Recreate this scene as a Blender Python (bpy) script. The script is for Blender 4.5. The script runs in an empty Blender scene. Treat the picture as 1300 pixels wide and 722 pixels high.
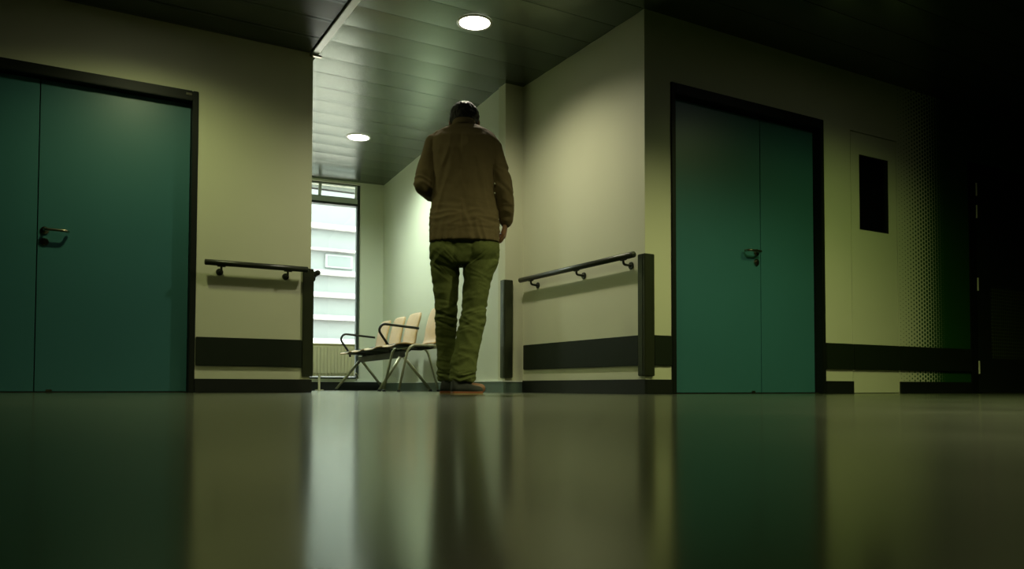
import bpy, bmesh, math, random
from mathutils import Vector, Matrix, noise
random.seed(4)
SC = bpy.context.scene
COL = SC.collection
H = 2.6

# ------------------------------------------------------------------ materials
def mat(name, col, rough=0.5, metal=0.0, spec=0.5, emit=None, es=0.0, trans=0.0, var=0.0, vscale=6.0, bump=0.0, bscale=200.0, coat=0.0):
    m = bpy.data.materials.new(name); m.use_nodes = True
    nt = m.node_tree; b = nt.nodes['Principled BSDF']
    b.inputs['Base Color'].default_value = (*col, 1)
    b.inputs['Roughness'].default_value = rough
    b.inputs['Metallic'].default_value = metal
    b.inputs['Specular IOR Level'].default_value = spec
    b.inputs['Coat Weight'].default_value = coat
    b.inputs['Transmission Weight'].default_value = trans
    if emit:
        b.inputs['Emission Color'].default_value = (*emit, 1)
        b.inputs['Emission Strength'].default_value = es
    tc = nt.nodes.new('ShaderNodeTexCoord')
    if var:
        n = nt.nodes.new('ShaderNodeTexNoise'); n.inputs['Scale'].default_value = vscale; n.inputs['Detail'].default_value = 5
        r = nt.nodes.new('ShaderNodeMapRange'); r.inputs['To Min'].default_value = 1 - var; r.inputs['To Max'].default_value = 1 + var
        mx = nt.nodes.new('ShaderNodeVectorMath'); mx.operation = 'SCALE'; mx.inputs[0].default_value = col
        nt.links.new(tc.outputs['Object'], n.inputs['Vector']); nt.links.new(n.outputs['Fac'], r.inputs['Value'])
        nt.links.new(r.outputs['Result'], mx.inputs['Scale']); nt.links.new(mx.outputs['Vector'], b.inputs['Base Color'])
    if bump:
        n2 = nt.nodes.new('ShaderNodeTexNoise'); n2.inputs['Scale'].default_value = bscale; n2.inputs['Detail'].default_value = 3
        bp = nt.nodes.new('ShaderNodeBump'); bp.inputs['Strength'].default_value = bump; bp.inputs['Distance'].default_value = 0.002
        nt.links.new(tc.outputs['Object'], n2.inputs['Vector']); nt.links.new(n2.outputs['Fac'], bp.inputs['Height'])
        nt.links.new(bp.outputs['Normal'], b.inputs['Normal'])
    return m

M = {}
M['wall'] = mat('cream_wall_paint', (.60, .62, .42), .55, spec=.3, var=.035, vscale=2.5, bump=.15, bscale=160)
M['wall_cool'] = mat('pale_wall_paint', (.64, .68, .52), .5, spec=.3, var=.03, vscale=2.5, bump=.12, bscale=160)
M['hall'] = mat('hall_rear_paint', (.10, .11, .07), .7, var=.05)
M['black'] = mat('black_rubber', (.006, .009, .005), .5, spec=.4, var=.2, vscale=30)
M['bumper'] = mat('dark_bumper_vinyl', (.008, .014, .005), .55, spec=.25, var=.15, vscale=20, bump=.2, bscale=300)
M['guard'] = mat('dark_guard_laminate', (.045, .055, .028), .32, metal=.5, var=.2, vscale=9)
M['frame'] = mat('black_door_frame', (.005, .008, .004), .5, spec=.25, var=.1)
M['teal'] = mat('teal_door_laminate', (.038, .150, .152), .38, spec=.5, var=.05, vscale=3, bump=.1, bscale=90)
M['steel'] = mat('brushed_steel', (.42, .40, .30), .22, metal=1, var=.08, vscale=40)
M['rail'] = mat('dark_rail', (.03, .034, .022), .3, metal=.3, var=.1, vscale=30)
M['skirt'] = mat('grey_green_skirting', (.10, .15, .11), .35, var=.08)
M['sill_lit_edge'] = mat('pale_sill_and_lit_edge', (.72, .76, .66), .3, var=.04)  # pale colour for the sill, and for light painted on baseboard tops
M['plank'] = mat('satin_metal_ceiling', (.125, .16, .115), .25, metal=.75, var=.05, vscale=3)
M['darkceil'] = mat('dark_ceiling_panel', (.06, .075, .05), .4, metal=.3, var=.06)
M['void'] = mat('ceiling_void', (.004, .004, .004), .9, var=.1)
M['ctrim'] = mat('ceiling_trim_metal', (.66, .70, .62), .3, metal=.3, var=.04)
M['lampglass'] = mat('downlight_glass', (.9, .9, .85), .4, emit=(1, .97, .82), es=9, var=.02)
M['rim'] = mat('downlight_rim', (.5, .5, .42), .3, metal=.6, var=.05)
M['winframe'] = mat('dark_window_frame', (.045, .06, .05), .35, metal=.3, var=.08)
M['sash'] = mat('pale_sash_frame', (.5, .56, .5), .35, metal=.2, var=.05)
M['radiator'] = mat('cream_radiator_enamel', (.62, .60, .36), .35, var=.04)
M['ply'] = mat('beech_plywood', (.62, .42, .20), .42, var=.12, vscale=14)
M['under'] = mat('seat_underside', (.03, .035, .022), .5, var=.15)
M['leg'] = mat('olive_chrome_tube', (.45, .45, .30), .38, metal=.55, var=.1, vscale=20)
M['arm'] = mat('black_arm_plastic', (.012, .014, .01), .35, var=.1)
M['skin'] = mat('skin', (.26, .125, .065), .5, var=.08, vscale=20)
M['hair'] = mat('black_hair', (.014, .011, .007), .62, var=.4, vscale=60, bump=.8, bscale=250)
M['shirt'] = mat('brown_cotton', (.175, .130, .070), .85, spec=.15, var=.12, vscale=22, bump=.35, bscale=700)
M['button'] = mat('pearl_button', (.6, .58, .45), .3, var=.05)
M['trouser'] = mat('olive_cotton', (.130, .152, .050), .85, spec=.15, var=.14, vscale=25, bump=.35, bscale=700)
M['shoe'] = mat('charcoal_suede', (.035, .04, .038), .8, var=.2, vscale=40, bump=.4, bscale=400)
M['sole'] = mat('orange_brown_rubber', (.30, .10, .04), .6, var=.15, vscale=30)
M['welt'] = mat('pale_sole_edge', (.34, .25, .12), .6, var=.1)
M['eye'] = mat('eye_white', (.6, .58, .5), .2, var=.02)
M['facade'] = mat('pale_cladding', (.175, .19, .18), .6, var=.06, vscale=1.2)
M['ledge'] = mat('white_ledge', (.50, .50, .49), .5, var=.02)
M['pane_far'] = mat('far_window_pane', (.13, .15, .145), .25, var=.05)
M['pane_trim'] = mat('pale_window_surround', (.25, .26, .25), .5, var=.03)
M['hinge'] = mat('pale_hinge', (.75, .75, .5), .5, var=.05)
M['ground'] = mat('pale_concrete', (.75, .61, .58), .8, var=.1)
M['darkglass'] = mat('dark_panel_glass', (.002, .003, .002), .12, spec=.5, var=.1)
M['darkdoor'] = mat('dark_door_laminate', (.010, .016, .009), .5, var=.15, vscale=8)

def glass(name):
    m = bpy.data.materials.new(name); m.use_nodes = True; nt = m.node_tree
    for n in list(nt.nodes): nt.nodes.remove(n)
    o = nt.nodes.new('ShaderNodeOutputMaterial'); mx = nt.nodes.new('ShaderNodeMixShader')
    t = nt.nodes.new('ShaderNodeBsdfTransparent'); t.inputs['Color'].default_value = (.90, .97, .94, 1)
    g = nt.nodes.new('ShaderNodeBsdfGlossy'); g.inputs['Roughness'].default_value = .02
    f = nt.nodes.new('ShaderNodeFresnel'); f.inputs['IOR'].default_value = 1.45
    nt.links.new(f.outputs[0], mx.inputs[0]); nt.links.new(t.outputs[0], mx.inputs[1]); nt.links.new(g.outputs[0], mx.inputs[2])
    nt.links.new(mx.outputs[0], o.inputs[0]); return m
M['glass'] = glass('window_glass')

# floor: polished dark green linoleum
def floor_mat():
    m = bpy.data.materials.new('polished_green_linoleum'); m.use_nodes = True
    nt = m.node_tree; L = nt.links.new
    for n in list(nt.nodes): nt.nodes.remove(n)
    out = nt.nodes.new('ShaderNodeOutputMaterial'); mx = nt.nodes.new('ShaderNodeMixShader')
    df = nt.nodes.new('ShaderNodeBsdfDiffuse'); gl = nt.nodes.new('ShaderNodeBsdfGlossy'); gl.inputs['Color'].default_value = (.97, 1, .88, 1)
    tc = nt.nodes.new('ShaderNodeTexCoord')
    n = nt.nodes.new('ShaderNodeTexNoise'); n.inputs['Scale'].default_value = 1.6; n.inputs['Detail'].default_value = 8
    r = nt.nodes.new('ShaderNodeMapRange'); r.inputs['To Min'].default_value = .135; r.inputs['To Max'].default_value = .180
    L(tc.outputs['Object'], n.inputs['Vector']); L(n.outputs['Fac'], r.inputs['Value']); L(r.outputs['Result'], gl.inputs['Roughness'])
    n2 = nt.nodes.new('ShaderNodeTexNoise'); n2.inputs['Scale'].default_value = 45; n2.inputs['Detail'].default_value = 6
    cr = nt.nodes.new('ShaderNodeValToRGB')
    cr.color_ramp.elements[0].color = (.010, .016, .004, 1); cr.color_ramp.elements[1].color = (.020, .030, .008, 1)
    L(tc.outputs['Object'], n2.inputs['Vector']); L(n2.outputs['Fac'], cr.inputs[0]); L(cr.outputs[0], df.inputs['Color'])
    fr = nt.nodes.new('ShaderNodeFresnel'); fr.inputs['IOR'].default_value = 1.48
    k = nt.nodes.new('ShaderNodeMath'); k.operation = 'MULTIPLY'; k.inputs[1].default_value = .70
    L(fr.outputs[0], k.inputs[0]); L(k.outputs[0], mx.inputs[0]); L(df.outputs[0], mx.inputs[1]); L(gl.outputs[0], mx.inputs[2]); L(mx.outputs[0], out.inputs[0])
    return m
M['floor'] = floor_mat()

# wall with the printed halftone dots that run into solid dark green
def halftone_mat():
    m = mat('halftone_printed_wall', (.60, .62, .42), .55, spec=.3)
    nt = m.node_tree; b = nt.nodes['Principled BSDF']; L = nt.links.new
    tc = nt.nodes.new('ShaderNodeTexCoord'); sp = nt.nodes.new('ShaderNodeSeparateXYZ'); L(tc.outputs['Object'], sp.inputs[0])
    def mth(op, a, c=None):
        n = nt.nodes.new('ShaderNodeMath'); n.operation = op
        for i, v in enumerate((a, c)):
            if v is None: continue
            if isinstance(v, (int, float)): n.inputs[i].default_value = v
            else: L(v, n.inputs[i])
        return n.outputs[0]
    def lat(ox, oz):
        dx = mth('MULTIPLY', mth('SUBTRACT', mth('FRACT', mth('ADD', mth('DIVIDE', sp.outputs['X'], .074), ox)), .5), .074)
        dz = mth('MULTIPLY', mth('SUBTRACT', mth('FRACT', mth('ADD', mth('DIVIDE', sp.outputs['Z'], .036), oz)), .5), .036)
        return mth('SQRT', mth('ADD', mth('MULTIPLY', dx, dx), mth('MULTIPLY', dz, dz)))
    d = mth('MINIMUM', lat(0, 0), lat(.5, .5))
    r = nt.nodes.new('ShaderNodeMapRange'); r.inputs['From Min'].default_value = 6.12; r.inputs['From Max'].default_value = 6.86
    r.inputs['To Min'].default_value = .0035; r.inputs['To Max'].default_value = .0265; L(sp.outputs['X'], r.inputs['Value'])
    e = nt.nodes.new('ShaderNodeMapRange'); e.inputs['From Min'].default_value = -.0015; e.inputs['From Max'].default_value = .0015
    L(mth('SUBTRACT', r.outputs['Result'], d), e.inputs['Value'])
    mx = nt.nodes.new('ShaderNodeMix'); mx.data_type = 'RGBA'
    L(e.outputs['Result'], mx.inputs[0]); mx.inputs[6].default_value = (.60, .62, .42, 1); mx.inputs[7].default_value = (.012, .075, .008, 1)
    L(mx.outputs[2], b.inputs['Base Color'])
    return m
M['halftone'] = halftone_mat()

# wire-grid panel
def grid_mat():
    m = mat('wire_grid_panel', (.01, .016, .009), .4)
    nt = m.node_tree; b = nt.nodes['Principled BSDF']; tc = nt.nodes.new('ShaderNodeTexCoord')
    mp = nt.nodes.new('ShaderNodeMapping'); mp.inputs['Rotation'].default_value = (math.pi/2, 0, 0)
    br = nt.nodes.new('ShaderNodeTexBrick'); br.offset = 0; br.inputs['Scale'].default_value = 1
    br.inputs['Brick Width'].default_value = .032; br.inputs['Row Height'].default_value = .032; br.inputs['Mortar Size'].default_value = .0035
    br.inputs['Color1'].default_value = (.006, .012, .006, 1); br.inputs['Color2'].default_value = (.008, .014, .008, 1); br.inputs['Mortar'].default_value = (.11, .14, .05, 1)
    nt.links.new(tc.outputs['Object'], mp.inputs[0]); nt.links.new(mp.outputs[0], br.inputs['Vector']); nt.links.new(br.outputs['Color'], b.inputs['Base Color'])
    return m
M['grid'] = grid_mat()

# ------------------------------------------------------------------ helpers
def box(bm, x0, y0, z0, x1, y1, z1, bev=0.0):
    vs = [bm.verts.new(p) for p in ((x0,y0,z0),(x1,y0,z0),(x1,y1,z0),(x0,y1,z0),(x0,y0,z1),(x1,y0,z1),(x1,y1,z1),(x0,y1,z1))]
    fs = [bm.faces.new([vs[i] for i in f]) for f in ((0,3,2,1),(4,5,6,7),(0,1,5,4),(1,2,6,5),(2,3,7,6),(3,0,4,7))]
    if bev:
        es = list({e for f in fs for e in f.edges})
        bmesh.ops.bevel(bm, geom=es, offset=bev, segments=2, affect='EDGES', clamp_overlap=True)
def obox(bm, A, d, n, s0, s1, n0, n1, z0, z1, bev=0.0):
    """box in a frame: origin A, axis d (along), axis n (out)"""
    b2 = bmesh.new(); box(b2, s0, n0, z0, s1, n1, z1, bev)
    for v in b2.verts:
        s, t, z = v.co; v.co = (A[0]+d[0]*s+n[0]*t, A[1]+d[1]*s+n[1]*t, z)
    bmesh.ops.recalc_face_normals(b2, faces=b2.faces)
    tmp = bpy.data.meshes.new('t'); b2.to_mesh(tmp); b2.free(); bm.from_mesh(tmp); bpy.data.meshes.remove(tmp)
def tube(bm, pts, r, seg=12, cap=True):
    """tube along a polyline; r scalar or list"""
    P = [Vector(p) for p in pts]; R = r if isinstance(r, (list, tuple)) else [r]*len(P)
    rings = []; up = None
    for i, p in enumerate(P):
        t = ((P[min(i+1, len(P)-1)]-p).normalized() + (p-P[max(i-1, 0)]).normalized())
        t = t.normalized() if t.length > 1e-6 else Vector((0,0,1))
        if up is None:
            up = Vector((0,0,1)) if abs(t.z) < .9 else Vector((1,0,0))
        a = (up - t*up.dot(t)).normalized(); up = a; b = t.cross(a)
        rings.append([bm.verts.new(p + (a*math.cos(k*2*math.pi/seg) + b*math.sin(k*2*math.pi/seg))*R[i]) for k in range(seg)])
    for i in range(len(rings)-1):
        for k in range(seg):
            bm.faces.new((rings[i][k], rings[i][(k+1)%seg], rings[i+1][(k+1)%seg], rings[i+1][k]))
    if cap:
        bm.faces.new(rings[0][::-1]); bm.faces.new(rings[-1])
def fillet(pts, r, n=6):
    P = [Vector(p) for p in pts]; out = [P[0]]
    for i in range(1, len(P)-1):
        a = (P[i-1]-P[i]); b = (P[i+1]-P[i]); q = min(r, a.length*.49, b.length*.49)
        A = P[i]+a.normalized()*q; B = P[i]+b.normalized()*q
        for k in range(n+1):
            t = k/n; out.append(A*(1-t)**2 + P[i]*2*t*(1-t) + B*t*t)
    out.append(P[-1]); return out
def ellipsoid(bm, c, r, rot=None, seg=20):
    mtx = Matrix.Translation(c) @ (rot.to_4x4() if rot else Matrix.Identity(4)) @ Matrix.Diagonal((*r, 1))
    bmesh.ops.create_uvsphere(bm, u_segments=seg, v_segments=seg//2+2, radius=1, matrix=mtx)
def capsule(bm, p0, p1, r0, r1, seg=14):
    p0, p1 = Vector(p0), Vector(p1); t = (p1-p0); L = t.length; t = t.normalized()
    pts, rs = [], []
    for k in range(5):
        a = math.pi/2*(1-k/4.0); a = max(a, 0)
        pts.append(p0 - t*r0*math.sin(a)); rs.append(max(r0*math.cos(a), r0*.05))
    for k in range(5):
        a = math.pi/2*(k/4.0)
        pts.append(p1 + t*r1*math.sin(a)); rs.append(max(r1*math.cos(a), r1*.05))
    tube(bm, pts, rs, seg)
def loft(bm, rings, seg=32, power=2.0):
    """horizontal super-ellipse rings (cx, cy, cz, rx, ry)"""
    R = []
    for (cx, cy, cz, rx, ry) in rings:
        ring = []
        for k in range(seg):
            a = 2*math.pi*k/seg; c, s = math.cos(a), math.sin(a)
            ring.append(bm.verts.new((cx+rx*math.copysign(abs(c)**(2/power), c), cy+ry*math.copysign(abs(s)**(2/power), s), cz)))
        R.append(ring)
    for i in range(len(R)-1):
        for k in range(seg):
            bm.faces.new((R[i][k], R[i][(k+1)%seg], R[i+1][(k+1)%seg], R[i+1][k]))
    bm.faces.new(R[0][::-1]); bm.faces.new(R[-1])
def put(name, bm, m, parent=None, smooth=False, recalc=True):
    if recalc: bmesh.ops.recalc_face_normals(bm, faces=bm.faces)
    me = bpy.data.meshes.new(name); bm.to_mesh(me); bm.free()
    ms = m if isinstance(m, list) else [m]
    for x in ms: me.materials.append(x)
    if smooth:
        for p in me.polygons: p.use_smooth = True
    o = bpy.data.objects.new(name, me); COL.objects.link(o)
    if parent: o.parent = parent
    return o
def empty(name, loc=(0,0,0), rz=0):
    o = bpy.data.objects.new(name, None); o.empty_display_size = .05; COL.objects.link(o); o.location = loc; o.rotation_euler = (0,0,rz); return o
def tag(o, label, cat, group=None, kind=None):
    if label: o['label'] = label
    if cat: o['category'] = cat
    if group: o['group'] = group
    if kind: o['kind'] = kind
    return o
def struct(o, label, cat): return tag(o, label, cat, kind='structure')
def B(*boxes, bev=0):
    bm = bmesh.new()
    for b in boxes: box(bm, *b, bev=bev)
    return bm

# ------------------------------------------------------------------ plan
YL, YR, XL, XR, YN = 5.951, 4.114, 1.63, 3.37, 5.72
A = Vector((3.197, 5.72)); Bc = Vector((3.507, 9.437)); D = (Bc-A).normalized(); N = Vector((-D.y, D.x)); LW = (Bc-A).length
E0 = Bc; ED = Vector((-1, .1)).normalized(); EN = Vector((-ED.y, ED.x))     # end wall runs from the corner to the left, EN points into the room
if EN.y > 0: EN = -EN
LE = 2.0

struct(put('floor', B((-5.2, -4.2, -.06, 9.2, 10.2, 0)), M['floor']), 'polished dark green floor reflecting the doors and the window', 'floor')

def wall_x(name, x0, x1, y, t, ops, m, label, z1=H, z0=-.05):
    """wall whose front face is at y (facing -y), with openings"""
    bm = bmesh.new(); xs = x0
    for (a, b, za, zb) in sorted(ops):
        if a > xs: box(bm, xs, y, z0, a, y+t, z1)
        box(bm, a, y, zb, b, y+t, z1)
        if za > 0: box(bm, a, y, z0, b, y+t, za)
        xs = b
    if x1 > xs: box(bm, xs, y, z0, x1, y+t, z1)
    return struct(put(name, bm, m), label, 'wall')
TOPW = 2.66
wall_x('wall_left', -5, XL, YL, .16, [(-1.17, .811, 0, 2.146)], M['wall'], 'cream wall to the left of the passage, around the left double door', TOPW)
wall_x('wall_right', XR, 6.10, YR, .16, [(3.597, 5.155, 0, 2.146), (5.482, 6.078, 0, 2.126)], M['wall'], 'cream wall around the right double door and narrow service door', TOPW)
wall_x('wall_far_right', 6.10, 9.0, YR, .16, [(7.11, 8.25, 0, 2.10)], M['halftone'], 'wall at the right with printed dots growing into solid dark green', TOPW)
struct(put('wall_passage_right', B((XR, YR+.16, -.05, XR+.16, YN, TOPW), (A.x, YN, -.05, XR+.16, YN+.12, TOPW)), M['wall']), 'cream wall of the passage with the three-bracket handrail, ending in a short return', 'wall')
struct(put('wall_passage_left', B((XL-.16, YL+.16, -.05, XL, 9.9, TOPW)), M['wall']), 'hidden side wall of the passage behind the left corner', 'wall')
bm = bmesh.new(); obox(bm, A, D, -N, .12, LW, 0, .14, -.05, TOPW)
struct(put('wall_seating', bm, M['wall_cool']), 'pale wall behind the row of plywood seats', 'wall')
# end wall with the window opening (s measured from the corner leftwards)
WS0, WS1, WZ0, WZ1 = .293, 1.72, .13, 2.575
bm = bmesh.new()
obox(bm, E0, ED, -EN, -.14, WS0, 0, .22, -.05, TOPW); obox(bm, E0, ED, -EN, WS1, 2.06, 0, .22, -.05, TOPW)
obox(bm, E0, ED, -EN, WS0, WS1, 0, .22, -.05, WZ0); obox(bm, E0, ED, -EN, WS0, WS1, 0, .22, WZ1, TOPW)
struct(put('wall_end', bm, M['wall_cool']), 'pale end wall of the passage around the tall window', 'wall')
struct(put('wall_side', B((-5.2, -4.2, -.05, -5, 10, TOPW), (9.0, -4.2, -.05, 9.2, 10, TOPW)), M['hall']), 'dim side walls of the hall outside the frame', 'wall')
struct(put('wall_rear', B((-5, -4.2, -.05, 9, -4, TOPW)), M['hall']), 'dim rear wall of the hall behind the camera', 'wall')

# ceiling: metal planks running across, each with its own slight tilt
bm = bmesh.new(); y = -4.0 + (5.044+4.0) % .31
def plank(bm, x0, x1, y0, y1, tilt):
    vs = []
    n = 8
    lo = [];
    for k in range(n+1):
        t = k/n; yy = y0+(y1-y0)*t; zz = H + tilt*(t-.5) + .0024*(2*t-1)**2
        lo.append((yy, zz))
    a = [bm.verts.new((x0, yy, zz)) for yy, zz in lo]; b = [bm.verts.new((x1, yy, zz)) for yy, zz in lo]
    for k in range(n): bm.faces.new((a[k], b[k], b[k+1], a[k+1]))
    # folded edges
    for k in (0, n):
        c = bm.verts.new((x0, lo[k][0], H+.03)); d = bm.verts.new((x1, lo[k][0], H+.03))
        bm.faces.new((a[k], b[k], d, c))
while y < 10:
    plank(bm, 1.665, 9.0, y+.0025, min(y+.3075, 10), random.uniform(-.0016, .0004)); y += .31
bmc = bm
o = put('ceiling', bmc, M['plank'], smooth=False, recalc=False)
struct(o, 'satin metal plank ceiling over the passage and right side', 'ceiling')
put('ceiling_void', B((-5.2, -4.2, H+.03, 9.2, 10.2, H+.08)), M['void'], o)
bm = bmesh.new(); y = -4.0 + (5.044+4.0) % .31
while y < YL:
    plank(bm, -5.0, 1.598, y+.002, min(y+.308, YL), random.uniform(-.001, .001)); y += .31
struct(put('ceiling', bm, M['darkceil'], smooth=True, recalc=False), 'dark lowered ceiling over the left of the hall', 'ceiling')
struct(put('trim_1', B((1.612, -4, H-.012, 1.666, YL-.01, H+.02), bev=.003), M['ctrim']), 'pale metal strip dividing the dark ceiling from the planks', 'ceiling trim')
struct(put('trim_2', B((1.60, YL-.035, H-.028, 1.69, YL-.004, H-.014), bev=.003), M['steel']), 'small bright metal tip where ceiling strip meets left corner', 'ceiling trim')

# baseboards
BH = .098
struct(put('baseboard_left', B((.811, YL-.014, 0, XL+.014, YL, BH), (XL, YL, 0, XL+.014, 9.5, BH), bev=.003), M['black']), 'black baseboard right of the left double door', 'baseboard')
struct(put('baseboard_far_left', B((-5, YL-.014, 0, -1.17, YL, BH)), M['black']), 'black baseboard left of the left double door', 'baseboard')
struct(put('baseboard_passage', B((XR-.014, YR-.014, 0, XR, YN, BH), (XR, YR-.014, 0, 3.597, YR, BH), bev=.003), M['black']), 'black baseboard along the passage wall and round its corner', 'baseboard')
struct(put('baseboard_right', B((5.155, YR-.014, 0, 5.482, YR, BH), bev=.003), M['black']), 'black baseboard between right double door and service door', 'baseboard')
struct(put('baseboard_far_right', B((6.078, YR-.014, 0, 7.11, YR, BH), bev=.003), M['black']), 'black baseboard under the dotted wall', 'baseboard')
bm = bmesh.new(); obox(bm, A, D, N, -.02, LW-.03, 0, .022, 0, .088); box(bm, A.x-.02, YN-.016, 0, XR-.014, YN, .088)
o = struct(put('baseboard_seating', bm, M['skirt']), 'grey green baseboard behind the seats, its lit top painted as a pale strip', 'baseboard')
bm = bmesh.new(); obox(bm, A, D, N, -.022, LW-.03, 0, .026, .088, .098, .002); box(bm, A.x-.024, YN-.02, .088, XR-.014, YN, .098)
put('baseboard_lit_top', bm, M['sill_lit_edge'], o)  # pale strip painted where light catches the top of the baseboard
bm = bmesh.new(); obox(bm, E0, ED, EN, 0, 1.86, 0, .03, 0, .10)
o = struct(put('baseboard_end', bm, M['black']), 'black baseboard under the window, its lit top painted as a pale strip', 'baseboard')
bm = bmesh.new(); obox(bm, E0, ED, EN, .028, 1.86, 0, .034, .10, .118, .002)
put('baseboard_lit_top', bm, M['sill_lit_edge'], o)  # white strip stands in for daylight on the baseboard's top edge

# bumper strips and corner guards
def trim(i, boxes, m, label, cat, bev=.004): return struct(put('trim_%d' % i, B(*boxes, bev=bev), m), label, cat)
b0, b1 = .190, .395
trim(3, [(.815, YL-.016, b0, 1.566, YL, b1)], M['bumper'], 'dark bumper strip below the short handrail on the left wall', 'bumper strip')
trim(4, [(XR-.016, 4.168, b0, XR, 5.69, b1)], M['bumper'], 'dark bumper strip below the three-bracket handrail in the passage', 'bumper strip')
trim(5, [(3.438, YR-.014, b0, 3.595, YR, b1)], M['bumper'], 'short dark bumper piece between corner guard and right double door', 'bumper strip')
trim(6, [(5.157, YR-.016, b0, 5.480, YR, b1)], M['bumper'], 'dark bumper strip left of the narrow service door', 'bumper strip')
trim(7, [(6.080, YR-.016, b0, 7.10, YR, b1)], M['bumper'], 'dark bumper strip across the dotted wall', 'bumper strip')
g0, g1 = .120, .938
trim(8, [(1.568, YL-.02, g0, XL+.02, YL, g1), (XL, YL, g0, XL+.02, YL+.06, g1)], M['guard'], 'dark corner guard at the left corner of the passage', 'corner guard')
trim(9, [(XR-.02, YR-.02, g0, 3.437, YR, g1), (XR-.02, YR, g0, XR, YR+.055, g1)], M['guard'], 'dark corner guard beside the right double door', 'corner guard')
bm = B((A.x-.018, YN-.02, g0, 3.262, YN, g1), bev=.004); obox(bm, A, D, N, 0, .055, 0, .018, g0, g1)
struct(put('trim_10', bm, M['guard']), 'dark corner guard in the passage just right of the walking man', 'corner guard')

# ------------------------------------------------------------------ double doors
def lever(parent, x, y, z, direction, esc=True):
    """door lever on a round rose, front face of the leaf at y"""
    bm = bmesh.new(); tube(bm, [(x, y, z), (x, y-.009, z)], [.026, .025], 24)
    pts = fillet([(x, y-.006, z), (x, y-.058, z), (x+direction*.125, y-.058, z), (x+direction*.135, y-.02, z)], .022)
    tube(bm, pts, .0095, 12)
    h = put('handle', bm, M['steel'], parent, smooth=True)
    bm = bmesh.new(); tube(bm, [(x, y, z-.075), (x, y-.008, z-.075)], [.026, .024], 24)
    box(bm, x-.009, y-.012, z-.100, x+.009, y-.0, z-.060, .003); tube(bm, [(x, y-.006, z-.068), (x, y-.020, z-.068)], .010, 16)
    put('lock_cylinder', bm, M['steel'], parent, smooth=False)
def double_door(name, xa, xb, y, xg, label, hx, hdir, lab_l, lab_r):
    r = empty(name, ((xa+xb)/2, y, 0)); struct(r, label, 'double door'); ox, oy = (xa+xb)/2, y
    fw, ft, rec, top = .040, .072, .062, 2.146
    bm = bmesh.new()
    for (a, b) in ((xa, xa+fw), (xb-fw, xb)): box(bm, a-ox, -.012, 0, b-ox, rec+.08, top, .004)
    box(bm, xa+fw-ox, -.012, top-ft, xb-fw-ox, rec+.08, top, .004)
    put('door_frame', bm, M['frame'], r)
    ls = []
    for (a, b) in ((xa+fw+.004, xg-.003), (xg+.003, xb-fw-.004)):
        bm = B((a-ox, rec, .008, b-ox, rec+.042, top-ft-.004), bev=.0015)
        ls.append(put('door_leaf', bm, M['teal'], r))
    bm = B((xa-ox, rec+.06, 0, xb-ox, rec+.09, top)); put('door_stop', bm, M['black'], r)
    put('threshold', B((xa+fw-ox, rec-.03, 0, xb-fw-ox, rec+.05, .006), bev=.001), M['rail'], r)
    leaf = ls[1] if hdir > 0 else ls[0]
    lever(leaf, hx-ox, rec, 1.068 if hdir > 0 else 1.052, hdir)
    return r, ls, ox
r1, l1, ox1 = double_door('door_1', -1.17, .811, YL, -.160, 'teal double door in a black frame left of the passage', -.118, 1, '', '')
bm = B((.725-ox1, -.016, 2.108, .765-ox1, -.0115, 2.126), bev=.001); put('frame_plate', bm, M['steel'], r1)
r2, l2, ox2 = double_door('door_2', 3.597, 5.155, YR, 4.525, 'teal double door in a black frame right of the passage', 4.478, -1, '', '')
for leaf, bx in ((l1[1], -.075-ox1), (l2[0], 4.435-ox2)):
    bm = B((bx-.018, .052, .004, bx+.018, .061, .022), bev=.003); put('floor_bolt', bm, M['steel'], leaf)

# narrow service door with a dark glass pane
r = empty('door_3', (5.78, YR, 0)); struct(r, 'narrow cream service door with a dark glass pane', 'service door')
gx0, gx1, gz0, gz1 = 5.592-5.78, 5.966-5.78, 1.328, 1.944
px0, px1, pz0, pz1 = 5.488-5.78, 6.072-5.78, .006, 2.118
bm = B((px0, .002, pz0, gx0, .04, pz1), (gx1, .002, pz0, px1, .04, pz1), (gx0, .002, pz0, gx1, .04, gz0), (gx0, .002, gz1, gx1, .04, pz1))
put('door_leaf', bm, M['wall'], r)
put('glass_pane', B((gx0, .022, gz0, gx1, .03, gz1)), M['darkglass'], r)
put('glazing_bead', B((gx0, .004, gz0, gx0+.008, .022, gz1), (gx1-.008, .004, gz0, gx1, .022, gz1), (gx0, .004, gz1-.008, gx1, .022, gz1), (gx0, .004, gz0, gx1, .022, gz0+.008)), M['black'], r)
put('bumper_strip', B((px0+.002, -.014, b0, px1-.002, .002, b1), bev=.003), M['bumper'], r)
put('door_gap', B((px0-.006, .045, 0, px1+.006, .06, pz1+.008)), M['black'], r)

# dark door at the far right edge
r = empty('door_4', (7.68, YR, 0)); struct(r, 'unlit dark door with bright hinges and grid panel at far right', 'door')
put('door_frame', B((7.11-7.68, -.012, 0, 7.215-7.68, .10, 2.10), (8.145-7.68, -.012, 0, 8.25-7.68, .10, 2.10), (7.215-7.68, -.012, 2.03, 8.145-7.68, .10, 2.10), bev=.003), M['frame'], r)
lf = put('door_leaf', B((7.222-7.68, .012, .008, 8.14-7.68, .055, 2.025), bev=.002), M['darkdoor'], r)
put('grid_panel', B((7.47-7.68, .006, .32, 8.05-7.68, .014, .975), bev=.001), M['grid'], lf)
for z in (1.86, 1.655, .99, .235):
    bm = bmesh.new(); tube(bm, [(7.219-7.68, -.012, z-.058), (7.219-7.68, -.012, z+.058)], .0085, 12); put('hinge', bm, M['hinge'], r, smooth=False)
put('threshold', B((7.25-7.68, -.03, 0, 8.10-7.68, .02, .008), bev=.001), M['steel'], r)
put('door_stop', B((7.11-7.68, .08, 0, 8.25-7.68, .12, 2.1)), M['black'], r)

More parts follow.
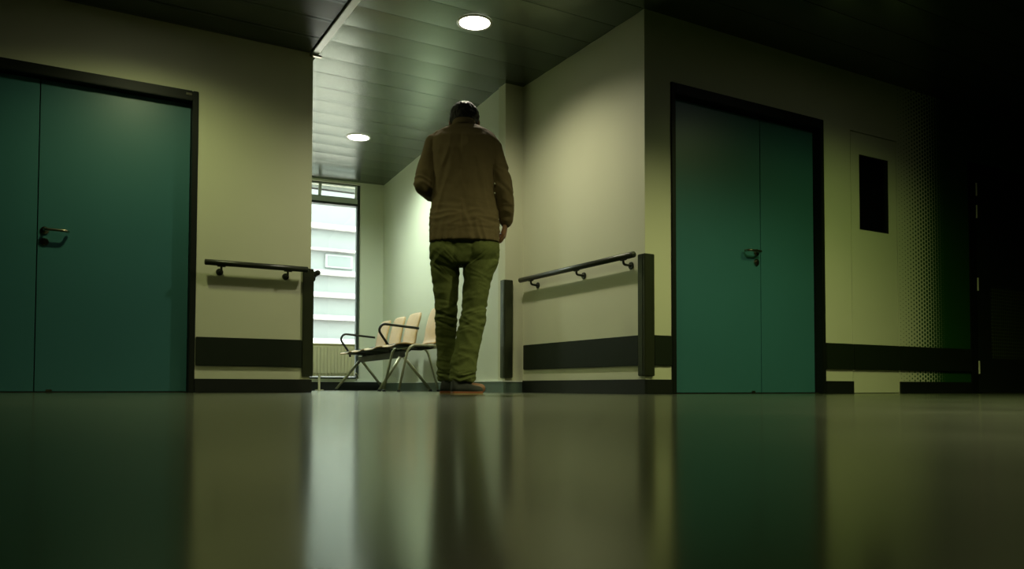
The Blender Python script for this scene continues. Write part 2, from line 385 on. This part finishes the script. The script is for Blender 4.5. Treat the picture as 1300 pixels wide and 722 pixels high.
# ------------------------------------------------------------------ handrails
def handrail(p0, p1, wn, brackets, label, group=None):
    """p0,p1 rail ends; wn unit vector from wall to rail, rail 7 cm out"""
    p0, p1 = Vector(p0), Vector(p1); wn = Vector(wn)
    r = empty('handrail', (p0+p1)/2); o = r.location.copy()
    tag(r, label, 'handrail', group)
    bm = bmesh.new(); d = (p1-p0).normalized()
    tube(bm, [p0-o-d*.004, p0-o, p1-o, p1-o+d*.004], [.016, .021, .021, .016], 20)
    put('rail', bm, M['rail'], r, smooth=True)
    for t in brackets:
        c = p0+(p1-p0)*t-o; w = c-wn*.068
        bm = bmesh.new()
        tube(bm, fillet([c+Vector((0,0,-.015)), c+Vector((0,0,-.052)), w+Vector((0,0,-.056))], .03), .0085, 10)
        tube(bm, [w+Vector((0,0,-.056)), w+wn*.008+Vector((0,0,-.056))], [.026, .024], 20)
        q = c+Vector((0,0,-.017)); e = d*.028; s = wn.cross(Vector((0,0,1)))*0
        bx = bmesh.new()
        vs = []
        tube(bm, [q-e, q+e], .011, 8)
        put('bracket', bm, M['rail'], r, smooth=False)
    return r
handrail((.862, YL-.07, .922), (1.585, YL-.07, .922), (0,-1,0), (.15, .80), 'dark two-bracket handrail on the left wall beside the passage corner')
handrail((XR-.07, 4.145, .932), (XR-.07, 5.645, .932), (-1,0,0), (.075, .45, .885), 'long dark three-bracket handrail on the right passage wall')
handrail((XL+.075, 6.02, .925), (XL+.075, 9.2, .925), (1,0,0), (.03, .35, .66, .96), 'handrail on hidden passage wall, only its end poking past left corner')

# ------------------------------------------------------------------ window
w = empty('window_1', (E0.x, E0.y, 0)); struct(w, 'tall bright window with tilted top sash at the end of the passage', 'window')
def OB(s0, s1, n0, n1, z0, z1, bev=.003, bm=None):
    bm = bm or bmesh.new(); obox(bm, (0, 0), ED, EN, s0, s1, n0, n1, z0, z1, bev); return bm
bm = OB(WS0, WS0+.035, -.13, -.05, WZ0, WZ1); OB(WS1-.035, WS1, -.13, -.05, WZ0, WZ1, bm=bm); OB(WS0+.035, WS1-.035, -.13, -.05, WZ0, WZ0+.03, bm=bm); OB(WS0+.035, WS1-.035, -.13, -.05, WZ1-.012, WZ1, bm=bm)
put('window_frame', bm, M['winframe'], w)
put('transom', OB(WS0+.035, WS1-.035, -.135, -.03, 2.335, 2.395), M['sash'], w)
put('transom_bead', OB(WS0+.035, WS1-.035, -.13, -.028, 2.305, 2.334), M['winframe'], w)
put('window_pane', OB(WS0+.03, WS1-.03, -.10, -.092, WZ0+.02, 2.32, 0), M['glass'], w)
# tilted hopper sash
sash = bmesh.new()
z0s, z1s = 2.398, 2.56
for args in ((WS0+.04, WS0+.062, 2.398, 2.56), (WS1-.062, WS1-.04, 2.398, 2.56), (WS0+.062, WS1-.062, 2.398, 2.412), (WS0+.062, WS1-.062, 2.548, 2.56)):
    OB(args[0], args[1], -.10, -.07, args[2], args[3], .002, sash)
OB(.775, .81, -.10, -.07, 2.412, 2.548, .002, sash)
for v in sash.verts:
    t = v.co.z-z0s; v.co.x += EN.x*t*.28; v.co.y += EN.y*t*.28
sf = put('sash', sash, M['sash'], w)
g = OB(WS0+.058, WS1-.058, -.087, -.082, 2.408, 2.552, 0)
for v in g.verts:
    t = v.co.z-z0s; v.co.x += EN.x*t*.28; v.co.y += EN.y*t*.28
put('sash_pane', g, M['glass'], sf)
put('window_sill', OB(WS0, WS1, -.05, .0, WZ0-.004, WZ0+.008, .002), M['sill_lit_edge'], w)

# radiator
r = empty('radiator', (E0.x, E0.y, 0)); tag(r, 'cream ribbed panel radiator on a foot in front of the tall window', 'radiator')
rs0, rs1, rz0, rz1 = .375, 1.62, .172, .560
bm = bmesh.new(); s = rs0
OB(rs0, rs1, .080, .092, rz0, rz1, .003, bm)
n = int((rs1-rs0-.04)/.0415)
for k in range(n):
    OB(rs0+.02+k*.0415, rs0+.02+k*.0415+.024,   .088, .116, rz0+.03, rz1-.03, .006, bm)
put('front_panel', bm, M['radiator'], r)
put('top_grille', OB(rs0, rs1, .03, .108, rz1-.006, rz1+.008, .003), M['radiator'], r)
put('rear_panel', OB(rs0+.01, rs1-.01, .03, .05, rz0, rz1-.02, .003), M['radiator'], r)
for s in (.80, 1.45):
    bm = OB(s-.012, s+.012, .055, .085, .006, rz0+.02, .003); OB(s-.045, s+.045, .03, .12, 0, .008, .002, bm)
    put('foot', bm, M['radiator'], r)
bm = bmesh.new(); p = E0-E0
def ep(s, n, z): v = ED*s+EN*n; return (v.x, v.y, z)
tube(bm, fillet([ep(.36, .07, .20), ep(.335, .07, .20), ep(.335, .07, .16), ep(.335, .02, .125)], .02), .009, 10); tube(bm, [ep(.365, .07, .20), ep(.34, .07, .20)], .018, 14)
put('valve', bm, M['steel'], r, smooth=True)

# ------------------------------------------------------------------ outside
FY = 16.8
b_ = empty('building', (3, FY, -.3)); tag(b_, 'pale building with white horizontal ledges seen through the window', 'building')
ox, oy, oz = 3, FY, -.3
put('facade', B((-6-ox, 0, 0, 12-ox, 3, 5.6)), M['facade'], b_)
for z in (4.56, 3.5, 3.0, 2.5, 2.02, 1.53, 1.0, .4):
    h = .05 if z != 3.0 else .022
    hh = .075 if z == 1.0 else h
    put('ledge', B((-6-ox, -.16, z-hh-oz, 12-ox, 0, z+hh-oz), bev=.01), M['ledge'], b_)
for i in range(9):
    x = -2 + i*1.15
    fr = put('window', B((x-ox, -.05, 2.62-oz, x+.62-ox, -.0, 2.92-oz), bev=.01), M['pane_trim'], b_)
    put('pane', B((x+.05-ox, -.056, 2.66-oz, x+.57-ox, -.05, 2.88-oz)), M['pane_far'], fr)
struct(put('ground', B((-30, 10.2, -.4, 40, 60, -.3)), M['ground']), 'pale ground outside the window', 'ground')

# ------------------------------------------------------------------ downlights
def downlight(x, y, label, watts, col, size=138, blend=.75):
    r = empty('ceiling_light', (x, y, H)); tag(r, label, 'ceiling light', 'round recessed ceiling lights')
    bm = bmesh.new(); seg = 48; R = []
    for (rr, zz) in ((.127, -.001), (.126, -.006), (.112, -.008), (.106, -.003), (.106, .0)):
        R.append([bm.verts.new((rr*math.cos(2*math.pi*k/seg), rr*math.sin(2*math.pi*k/seg), zz)) for k in range(seg)])
    for i in range(len(R)-1):
        for k in range(seg): bm.faces.new((R[i][k], R[i][(k+1)%seg], R[i+1][(k+1)%seg], R[i+1][k]))
    put('rim', bm, M['rim'], r, smooth=True)
    bm = bmesh.new(); tube(bm, [(0,0,.0), (0,0,-.004)], .107, 48); put('diffuser', bm, M['lampglass'], r)
    ld = bpy.data.lights.new('lamp', 'SPOT'); ld.energy = watts; ld.color = col; ld.spot_size = math.radians(size); ld.spot_blend = blend; ld.shadow_soft_size = .05
    lo = bpy.data.objects.new('lamp', ld); COL.objects.link(lo); lo.parent = r; lo.location = (0, 0, -.06)
    return r
downlight(2.468, 4.865, 'lit round ceiling light above the walking man, nearer of two in view', 88, (1, .93, .72), 152, 1)
downlight(2.592, 7.73, 'lit round ceiling light near the window, farther of two in view', 135, (.86, 1, .88), 160, .9)
downlight(.46, 5.02, 'round ceiling light over the left double door, above the frame', 52, (.93, 1, .47), 156, .95)
downlight(5.05, 2.55, 'round ceiling light in front of the right double door, above the frame', 57, (.77, 1, .29), 154, .9)
downlight(3.45, 1.95, 'added fill light in the open hall behind the walking man, out of view', 138, (.98, .97, .50), 140, .5)  # unseen fill lamp, added to brighten the man's back and nearby walls
downlight(1.05, 2.45, 'added weak fill light in the open hall before the left wall, out of view', 34, (.95, 1, .46), 140, .5)  # second unseen fill, added to lift the lower walls and left door

# ------------------------------------------------------------------ seating along the pale wall
RZ = math.atan2(D.y, D.x) - math.pi/2
# local frame of seats: x = along the wall away from camera (s), y = out of the wall (n), z up
def SP(s, n, z): v = A + D*s + N*n; return Vector((v.x, v.y, z))
def frame_empty(name, s):
    e = empty(name, SP(s, 0, 0)); e.rotation_euler = (0, 0, math.atan2(D.y, D.x)); return e   # local +x = D, local +y = N
def shell(s0, s1, prof, thick, dish=.012, rnd=.03, nx=12, waist=0.0):
    """curved plywood sheet: profile in (n, z) swept from s0 to s1"""
    bm = bmesh.new(); P = [Vector((0, n, z)) for n, z in prof]; m = len(P)
    # resample
    out = []
    for i in range(m-1):
        for k in range(4):
            t = k/4; a = P[max(i-1,0)]; b = P[i]; c = P[i+1]; d = P[min(i+2,m-1)]
            out.append(.5*((2*b)+(c-a)*t+(2*a-5*b+4*c-d)*t*t+(3*b-a-3*c+d)*t**3))
    out.append(P[-1]); m = len(out); g = []
    for i, p in enumerate(out):
        t = (out[min(i+1,m-1)]-out[max(i-1,0)]).normalized(); nn = Vector((0, -t.z, t.y))
        e = min(i, m-1-i)/(m-1); w = (s1-s0)/2
        cut = rnd*max(0, 1-e*(m-1)/3.0)**2
        hw = w-cut; row_a = []; row_b = []
        for k in range(nx+1):
            u = -1+2*k/nx
            q = p + nn*(dish*(1-u*u)); x = (s0+s1)/2+u*hw
            row_a.append(bm.verts.new((x, q.y, q.z))); r_ = q+nn*-thick
            row_b.append(bm.verts.new((x, r_.y, r_.z)))
        g.append((row_a, row_b))
    for i in range(m-1):
        for k in range(nx):
            for j in (0, 1): bm.faces.new((g[i][j][k], g[i][j][k+1], g[i+1][j][k+1], g[i+1][j][k]))
        for k in (0, nx): bm.faces.new((g[i][0][k], g[i+1][0][k], g[i+1][1][k], g[i][1][k]))
    for i in (0, m-1):
        for k in range(nx): bm.faces.new((g[i][0][k], g[i][0][k+1], g[i][1][k+1], g[i][1][k]))
    bmesh.ops.recalc_face_normals(bm, faces=bm.faces)
    return bm
SEAT = [(.665, .425), (.64, .442), (.56, .450), (.44, .440), (.34, .432), (.285, .440)]
BACK = [(.272, .452), (.245, .50), (.228, .60), (.205, .70), (.172, .805)]
def seat_set(parent, c, w=.45):
    s = put('seat', shell(c-w/2, c+w/2, SEAT, -.011, dish=.010), M['ply'], parent, smooth=True)
    put('backrest', shell(c-w/2+.01, c+w/2-.01, BACK, -.011, dish=-.012, rnd=.04), M['ply'], parent, smooth=True)
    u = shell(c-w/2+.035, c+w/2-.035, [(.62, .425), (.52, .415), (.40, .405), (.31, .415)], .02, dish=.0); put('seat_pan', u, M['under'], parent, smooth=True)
    for k in (-.12, .12):
        bm = bmesh.new(); tube(bm, fillet([(c+k, .42, .405), (c+k, .26, .405), (c+k, .215, .56)], .05), .011, 10)
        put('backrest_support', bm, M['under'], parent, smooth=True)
def arm_loop(parent, s, n0=.52):
    bm = bmesh.new()
    tube(bm, fillet([(s, n0, .395), (s, n0+.01, .44), (s, n0+.12, .60), (s, n0+.08, .665), (s, .225, .632)], .07, 8), .0125, 12)
    put('armrest', bm, M['arm'], parent, smooth=True)
bench = frame_empty('beam_bench', 0)
tag(bench, 'three-seat beech plywood beam bench with black armrests along the pale wall', 'bench')
for c in (1.88, 2.42, 2.98): seat_set(bench, c)
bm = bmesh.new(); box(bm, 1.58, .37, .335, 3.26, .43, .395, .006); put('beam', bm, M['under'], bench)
for s in (1.60, 3.24):
    for nf in ((.625, .10) if s < 2 else (.69, .12)):
        bm = bmesh.new(); tube(bm, [(s, .40, .365), (s, nf, .016)], [.017, .014], 14)
        lg = put('leg', bm, M['leg'], bench, smooth=True)
        bm = bmesh.new(); tube(bm, [(s, nf, .018), (s, nf, 0)], [.017, .02], 14); put('foot_cap', bm, M['arm'], lg, smooth=True)
arm_loop(bench, 3.27); arm_loop(bench, 1.60)
ch = frame_empty('stacking_chair', 0)
tag(ch, 'single beech plywood chair with tube legs, nearest seat, partly behind the man', 'chair')
seat_set(ch, 1.17)
for s in (.93, 1.42):
    bm = bmesh.new(); tube(bm, fillet([(s, .630, .015), (s, .54, .425), (s, .20, .425), (s, .08, .015)], .075, 8), .0115, 12)
    lg = put('leg', bm, M['leg'], ch, smooth=True)
    for nf in (.630, .08):
        bm = bmesh.new(); tube(bm, [(s, nf, .018), (s, nf, 0)], [.015, .018], 14); put('foot_cap', bm, M['arm'], lg, smooth=True)
bm = bmesh.new(); tube(bm, [(.93, .50, .412), (1.42, .50, .412)], .01, 10); tube(bm, [(.93, .25, .412), (1.42, .25, .412)], .01, 10); put('crossbar', bm, M['leg'], ch, smooth=True)

# ------------------------------------------------------------------ the walking man (local frame: x right, y away from camera, z up)
def solid(bm, voxel, smooth=2):
    me = bpy.data.meshes.new('tmp'); bmesh.ops.recalc_face_normals(bm, faces=bm.faces); bm.to_mesh(me); bm.free()
    o = bpy.data.objects.new('tmp', me); COL.objects.link(o)
    md = o.modifiers.new('r', 'REMESH'); md.mode = 'VOXEL'; md.voxel_size = voxel; md.adaptivity = 0
    dg = bpy.context.evaluated_depsgraph_get(); dg.update()
    m2 = bpy.data.meshes.new_from_object(o.evaluated_get(dg))
    out = bmesh.new(); out.from_mesh(m2)
    bpy.data.objects.remove(o); bpy.data.meshes.remove(me); bpy.data.meshes.remove(m2)
    for _ in range(smooth): bmesh.ops.smooth_vert(out, verts=out.verts, factor=.5, use_axis_x=True, use_axis_y=True, use_axis_z=True)
    return out
def wrinkle(bm, fn):
    bm.normal_update(); mv = [(v, v.normal*fn(v.co)) for v in bm.verts]
    for v, d in mv: v.co += d
def ridge(p, sx, sy, sz, o=0.0):
    q = Vector((p.x*sx, p.y*sy, p.z*sz+o)); w_ = noise.noise(q*.5+Vector((3.1, o, 7)))*1.2
    n_ = noise.noise(q+Vector((w_, w_*.5, w_)))
    return 1-2.2*abs(n_)
def sm(a, b, x): t = max(0, min(1, (x-a)/(b-a))); return t*t*(3-2*t)

man = None
YAW = .5187
LEGL = [(-.105,.02,.80,.090,.10), (-.105,.03,.69,.078,.090), (-.102,.04,.575,.068,.080), (-.101,.045,.50,.062,.075), (-.103,.06,.425,.058,.070), (-.103,.08,.33,.058,.066), (-.096,.10,.19,.060,.066), (-.090,.115,.085,.062,.072)]
LEGR = [(.110,-.01,.80,.103,.105), (.092,-.02,.69,.082,.094), (.078,-.03,.575,.072,.084), (.073,-.03,.51,.069,.080), (.063,-.04,.43,.071,.080), (.040,-.06,.31,.073,.078), (.016,-.08,.19,.074,.078), (.006,-.095,.080,.068,.084)]

# body: one continuous surface
bm = bmesh.new()
loft(bm, [(.012,0,.80,.17,.09), (.012,0,.90,.185,.105), (.012,0,1.0,.17,.1), (.010,0,1.15,.15,.095), (.008,0,1.35,.155,.10), (.006,0,1.50,.165,.095), (.006,.01,1.57,.12,.07), (.003,.03,1.62,.06,.06)], power=2.3)
for L in (LEGL, LEGR):
    loft(bm, [(c[0], c[1], c[2], max(c[3]-.018-.022*(c[2] < .3), .035), max(c[4]-.022-.02*(c[2] < .3), .04)) for c in L][::-1])
capsule(bm, (-.095,.10,.10), (-.095,.11,.05), .042, .036); capsule(bm, (-.095,.10,.045), (-.085,.23,.035), .036, .03)
capsule(bm, (.010,-.085,.10), (.012,-.09,.05), .042, .036); capsule(bm, (.012,-.09,.045), (.115,-.05,.035), .036, .03)
# neck and bowed head
capsule(bm, (.003,.025,1.56), (.003,.095,1.66), .062, .058)
RH = Matrix.Rotation(math.radians(-38), 3, 'X'); HC = Vector((.001, .118, 1.706))
def hp(x, y, z): return HC + RH @ Vector((x, y, z))
ellipsoid(bm, hp(0, 0, .02), (.076, .096, .088), RH, 28)
ellipsoid(bm, hp(0, .025, -.045), (.058, .066, .072), RH, 24)
ellipsoid(bm, hp(0, .072, -.092), (.026, .022, .02), RH, 14)        # chin
capsule(bm, hp(0, .093, .0), hp(0, .112, -.035), .008, .013)         # nose
for s in (-1, 1):
    ellipsoid(bm, hp(s*.012, .105, -.038), (.008, .010, .008), RH, 10)
    ellipsoid(bm, hp(s*.086, .000, -.020), (.012, .020, .033), RH @ Matrix.Rotation(s*.35, 3, 'Z'), 14)   # ear
    capsule(bm, hp(s*.012, .087, .016), hp(s*.05, .076, .014), .0095, .008)   # brow
    capsule(bm, hp(s*.022, .080, -.014), hp(s*.042, .074, -.013), .006, .006)   # lower lid
capsule(bm, hp(-.020, .090, -.064), hp(.020, .090, -.064), .0065, .0065); capsule(bm, hp(-.017, .089, -.074), hp(.017, .089, -.074), .007, .007)
# arms
SL, EL, WL = (-.175,.0,1.535), (-.232,-.03,1.265), (-.13,.235,1.235)
SR, ER, WR = (.178,.0,1.52), (.248,-.035,1.245), (.262,.055,1.055)
capsule(bm, SL, EL, .05, .042); capsule(bm, EL, WL, .042, .028)
capsule(bm, SR, ER, .05, .042); capsule(bm, ER, WR, .042, .028)
def hand(bm, W, d, pn, side):
    """W wrist, d direction to the fingers, pn palm normal (curl direction), side = direction of the thumb"""
    W, d, pn, side = Vector(W), Vector(d).normalized(), Vector(pn).normalized(), Vector(side).normalized()
    def P(a, b, c): return W + d*a + side*b + pn*c
    for t in range(5): capsule(bm, P(.0, -.02+.01*t, 0), P(.085-.003*abs(t-2.5), -.033+.0165*t, .002), .015, .0125)
    for i, (b, L_) in enumerate(((-.033, .060), (-.011, .074), (.011, .080), (.033, .072))):
        a1, a2, a3 = .45, 1.0, 1.45
        p0 = P(.085-.002*abs(i-1.5), b, .002); dirs = [d*math.cos(a)+pn*math.sin(a) for a in (a1, a2, a3)]
        p1 = p0+dirs[0]*L_*.46; p2 = p1+dirs[1]*L_*.32; p3 = p2+dirs[2]*L_*.24
        capsule(bm, p0, p1, .0098, .0088); capsule(bm, p1, p2, .0088, .0080); capsule(bm, p2, p3, .0080, .0070)
    t0 = P(.025, .026, .006); t1 = P(.060, .052, .020); t2 = P(.088, .056, .034); t3 = P(.106, .050, .044)
    capsule(bm, t0, t1, .0145, .0115); capsule(bm, t1, t2, .0110, .0098); capsule(bm, t2, t3, .0098, .0082)
hand(bm, WL, (.72, .62, .12), (.5, -.3, .8), (-.5, .6, .6))
hand(bm, WR, (-.14, .10, -1), (-.95, .1, .1), (.1, 1, .05))
body = put('person', solid(bm, .0045, 2), M['skin'], smooth=True)
man = body
tag(man, 'person seen from behind walking, head bowed, brown shirt, olive trousers, dark shoes', 'person')
for s in (-1, 1):
    bm = bmesh.new(); ellipsoid(bm, hp(s*.031, .0755, -.003), (.0125, .0125, .0085), RH, 14); ey = put('eye', bm, M['eye'], man, smooth=True)
    bm = bmesh.new(); ellipsoid(bm, hp(s*.031, .0845, -.006), (.0052, .0040, .0050), RH, 12); put('iris', bm, M['hair'], ey, smooth=True)
# hair: cap over skull, down to the nape, with tufts
bm = bmesh.new()
ellipsoid(bm, hp(0, -.010, .030), (.092, .099, .091), RH, 32)
ellipsoid(bm, hp(0, -.050, -.032), (.078, .056, .066), RH, 24)
for s in (-1, 1): ellipsoid(bm, hp(s*.068, -.022, -.005), (.022, .045, .045), RH, 16)
for k in range(110):
    a = random.uniform(-2.9, 2.9); rr = random.uniform(.0, .075)
    p = hp(math.sin(a)*rr*.95, math.cos(a)*rr - .01, .032 + .088*math.sqrt(max(0, 1-(rr/.095)**2)))
    capsule(bm, p, p + RH @ Vector((random.uniform(-.022, .022), .020, random.uniform(.000, .009))), .007, .0025, 8)
hb = solid(bm, .004, 1)
wrinkle(hb, lambda p: .0045*ridge(p, 62, 20, 24) + .001*noise.noise(p*180))
# cut away the face side
cut = [f for f in hb.faces if (lambda q: q.y > .055 and q.z < .035)(RH.inverted() @ (f.calc_center_median()-HC))]
bmesh.ops.delete(hb, geom=cut, context='FACES')
put('hair', hb, M['hair'], man, smooth=True)

# shirt
bm = bmesh.new()
loft(bm, [(.012,-.010,.918,.214,.148), (.012,-.008,.96,.212,.146), (.012,-.008,1.03,.207,.140), (.010,-.006,1.12,.199,.128), (.008,-.006,1.25,.190,.118), (.006,-.008,1.38,.186,.120), (.006,-.008,1.47,.192,.120), (.008,-.002,1.552,.200,.108), (.008,.010,1.608,.158,.085), (.006,.025,1.640,.100,.070), (.003,.035,1.658,.066,.062)], seg=40, power=2.35)
capsule(bm, (-.140,.005,1.565), (-.180,.0,1.515), .050, .056)
capsule(bm, (-.176,.0,1.53), (-.212,-.015,1.40), .058, .056); capsule(bm, (-.212,-.015,1.40), (-.234,-.03,1.275), .056, .058)
capsule(bm, (-.234,-.03,1.270), (-.195,.08,1.248), .060, .054); capsule(bm, (-.195,.08,1.248), (-.142,.205,1.240), .054, .040)
capsule(bm, (.150,.005,1.560), (.188,.0,1.50), .050, .055)
capsule(bm, (.18,.0,1.51), (.220,-.015,1.39), .057, .051); capsule(bm, (.220,-.015,1.39), (.247,-.035,1.255), .051, .055)
capsule(bm, (.247,-.035,1.25), (.262,.0,1.15), .055, .047); capsule(bm, (.262,.0,1.15), (.263,.045,1.075), .047, .037)
sb = solid(bm, .0055, 3)
def shirt_w(p):
    arm = 1.0 if abs(p.x-.01) > .185 else 0.0
    low = (1-sm(1.0, 1.22, p.z))*sm(.95, 1.05, p.z)
    up = sm(1.2, 1.4, p.z)*(1-sm(1.50, 1.58, p.z))*(1-sm(.10, .15, abs(p.x-.01)))
    v = 0
    v += .0075*low*ridge(p, 7, 7, 26, 2.0)                                   # gathered cross folds at the waist
    v += .0065*(1-arm)*(1-sm(1.52, 1.6, p.z))*ridge(Vector((p.x+.25*(p.z-1.4)*(1 if p.x > 0 else -1), p.y, p.z)), 17, 5, 4.0, 5.0)   # long vertical folds
    v += .0065*arm*ridge(Vector((p.x, p.y, p.z+.5*p.x)), 9, 9, 20, 8.0)*(1-sm(1.36, 1.46, p.z))*sm(.93, 1.0, p.z)
    v += .0012*noise.noise(p*38)
    v += .0050*up*(1-arm)*ridge(p, 11, 6, 7, 1.0)
    return v
wrinkle(sb, shirt_w)
sh = put('shirt', sb, M['shirt'], man, smooth=True)
# collar, yoke seam, cuffs
bm = bmesh.new(); seg = 40; R = []
for (f, zz, yy) in ((1.0, 1.640, .030), (.98, 1.672, .044), (.94, 1.690, .054), (1.00, 1.692, .053), (1.10, 1.672, .040), (1.16, 1.648, .028)):
    R.append([bm.verts.new((.003+.066*f*math.cos(2*math.pi*k/seg), yy+.064*f*math.sin(2*math.pi*k/seg), zz-.025*max(0, math.sin(2*math.pi*k/seg)))) for k in range(seg)])
for i in range(len(R)-1):
    for k in range(seg): bm.faces.new((R[i][k], R[i][(k+1)%seg], R[i+1][(k+1)%seg], R[i+1][k]))
put('collar', bm, M['shirt'], sh, smooth=True)
for (p0, p1, r0, r1) in (((-.150,.185,1.241), (-.133,.225,1.237), .041, .038), ((.2635,.035,1.095), (.2635,.055,1.056), .041, .037)):
    bm = bmesh.new(); P0, P1 = Vector(p0), Vector(p1); d_ = (P1-P0).normalized()
    tube(bm, [P0, P0+d_*.004, P1-d_*.003, P1, P1-d_*.004], [r0-.003, r0, r1, r1-.003, r1-.006], 24, cap=False); put('cuff', bm, M['shirt'], sh, smooth=True)
for z in (1.262, 1.205):
    bm = bmesh.new(); ellipsoid(bm, (.197, -.083, z), (.0055, .004, .0055), None, 12); put('button', bm, M['button'], sh, smooth=True)

# trousers
bm = bmesh.new()
loft(bm, [(.012,0,1.0,.178,.105), (.013,0,.95,.200,.118), (.013,-.002,.89,.208,.124), (.012,-.002,.835,.206,.122), (.010,0,.79,.190,.105)][::-1], seg=36, power=2.3)
loft(bm, LEGL[::-1], seg=28); loft(bm, LEGR[::-1], seg=28)
ellipsoid(bm, (-.085, -.040, .865), (.10, .095, .105)); ellipsoid(bm, (.110, -.042, .865), (.10, .095, .105))
tb = solid(bm, .0055, 2)
def tr_w(p):
    knee = math.exp(-((p.z-.46)/.12)**2); ank = 1-sm(.10, .28, p.z); seat = math.exp(-((p.z-.80)/.10)**2)
    s = 1 if p.x > -.01 else -1
    v = .0050*ridge(Vector((p.x, p.y, p.z+.35*p.x*s)), 8, 8, 15, 4)
    v += (.0085*knee+.0095*ank)*ridge(Vector((p.x, p.y, p.z-.3*p.x*s)), 7, 7, 34, 9)
    v += .0065*seat*ridge(Vector((p.x, p.y, p.z-.9*abs(p.x-.01))), 7, 7, 24, 3)
    v += .0010*noise.noise(p*40)
    return v
wrinkle(tb, tr_w)
put('trousers', tb, M['trouser'], man, smooth=True)
# shoes
def shoe(heel, toe, w=.045):
    heel, toe = Vector(heel), Vector(toe); d = (toe-heel); L = d.length; d.normalize(); s = Vector((d.y, -d.x, 0))
    outline = [(0, .62), (.04, .78), (.14, .86), (.30, .80), (.48, .86), (.66, 1.0), (.80, .98), (.92, .76), (.985, .42), (1.0, .12)]
    def top(t):   # height of the upper
        return .030 + (.062 if t < .30 else .062*(1-sm(.30, .78, t)) + .022*sm(.30, .78, t)) * (1 if t < .88 else max(.35, 1-(t-.88)/.12*.7))
    def ringset(z0f, z1f, grow=0, hz=None):
        bm = bmesh.new(); rows = []
        for t, wf in outline:
            c = heel+d*L*t; ww = w*wf+grow; zt = top(t) if z1f is None else z1f
            row = []
            for k in range(17):
                a = math.pi*k/16
                x = math.cos(a); y_ = math.sin(a)
                row.append(bm.verts.new(c + s*(ww*x if z1f is None else ww*math.copysign(abs(x)**.4, x)) + Vector((0, 0, z0f+(zt-z0f)*y_**(.75 if z1f is None else .3)))))
            rows.append(row)
        for i in range(len(rows)-1):
            for k in range(16): bm.faces.new((rows[i][k], rows[i][k+1], rows[i+1][k+1], rows[i+1][k]))
            bm.faces.new((rows[i][0], rows[i+1][0], rows[i+1][16], rows[i][16]))
        bm.faces.new(rows[0]); bm.faces.new(rows[-1][::-1]); return bm
    o = put('shoe', ringset(.018, None), M['shoe'], man, smooth=True)
    bm = ringset(.006, .021, .002); put('sole', bm, M['sole'], o)
    bm = ringset(0, .0085, .005); put('welt', bm, M['welt'], o)
    bm = bmesh.new()
    for t in (.34, .42, .50, .58):
        c = heel+d*L*t; zt = top(t)
        tube(bm, [c-s*.022+Vector((0,0,zt-.006)), c+Vector((0,0,zt+.002)), c+s*.022+Vector((0,0,zt-.006))], .0025, 6)
    put('laces', bm, M['shirt'], o)
shoe((-.105, .045, 0), (-.075, .32, 0)); shoe((-.050, -.150, 0), (.128, -.085, 0), .047)

man.location = (2.10, 4.29, 0); man.rotation_euler = (0, 0, -YAW)

# ------------------------------------------------------------------ daylight
wd = bpy.data.worlds.new('World'); SC.world = wd; wd.use_nodes = True
bg = wd.node_tree.nodes['Background']; bg.inputs[0].default_value = (.97, 1.0, .98, 1); bg.inputs[1].default_value = 8.5
pl = bpy.data.lights.new('window_portal', 'AREA'); pl.shape = 'RECTANGLE'; pl.size = WS1-WS0; pl.size_y = WZ1-WZ0; pl.cycles.is_portal = True
po = bpy.data.objects.new('window_portal', pl); COL.objects.link(po)
c = E0 + ED*(WS0+WS1)/2 - EN*.14
zax = -Vector((EN.x, EN.y, 0)); xax = Vector((ED.x, ED.y, 0)); yax = zax.cross(xax)
po.matrix_world = Matrix.Translation((c.x, c.y, (WZ0+WZ1)/2)) @ Matrix((xax, yax, zax)).transposed().to_4x4()
tag(po, 'daylight entering at the tall window', 'daylight')
sun = bpy.data.lights.new('sun', 'SUN'); sun.energy = 1.0; sun.angle = .2; sun.color = (1, .98, .9)
so = bpy.data.objects.new('sun', sun); COL.objects.link(so); so.rotation_euler = (math.radians(40), 0, math.radians(15)); tag(so, 'hazy sun lighting the building outside', 'sun')

# ------------------------------------------------------------------ camera
f, yaw, pitch, roll, cy = 1000.24, .5187, .0335, .0026, 457.54
F = Vector((math.sin(yaw)*math.cos(pitch), math.cos(yaw)*math.cos(pitch), math.sin(pitch)))
Rv = Vector((math.cos(yaw), -math.sin(yaw), 0)); U = Rv.cross(F)
R2 = Rv*math.cos(roll)+U*math.sin(roll); U2 = -Rv*math.sin(roll)+U*math.cos(roll)
cd = bpy.data.cameras.new('camera'); cam = bpy.data.objects.new('camera', cd); COL.objects.link(cam)
cam.matrix_world = Matrix.Translation((0, 0, .045)) @ Matrix((R2, U2, -F)).transposed().to_4x4()
cd.sensor_fit = 'HORIZONTAL'; cd.sensor_width = 36; cd.lens = 36*f/1300; cd.shift_y = (cy-361)/1300; cd.clip_start = .01; cd.clip_end = 200
SC.camera = cam
SC.view_settings.view_transform = 'Standard'; SC.view_settings.look = 'None'; SC.view_settings.gamma = 1; SC.view_settings.exposure = 0
SC.view_settings.use_curve_mapping = False
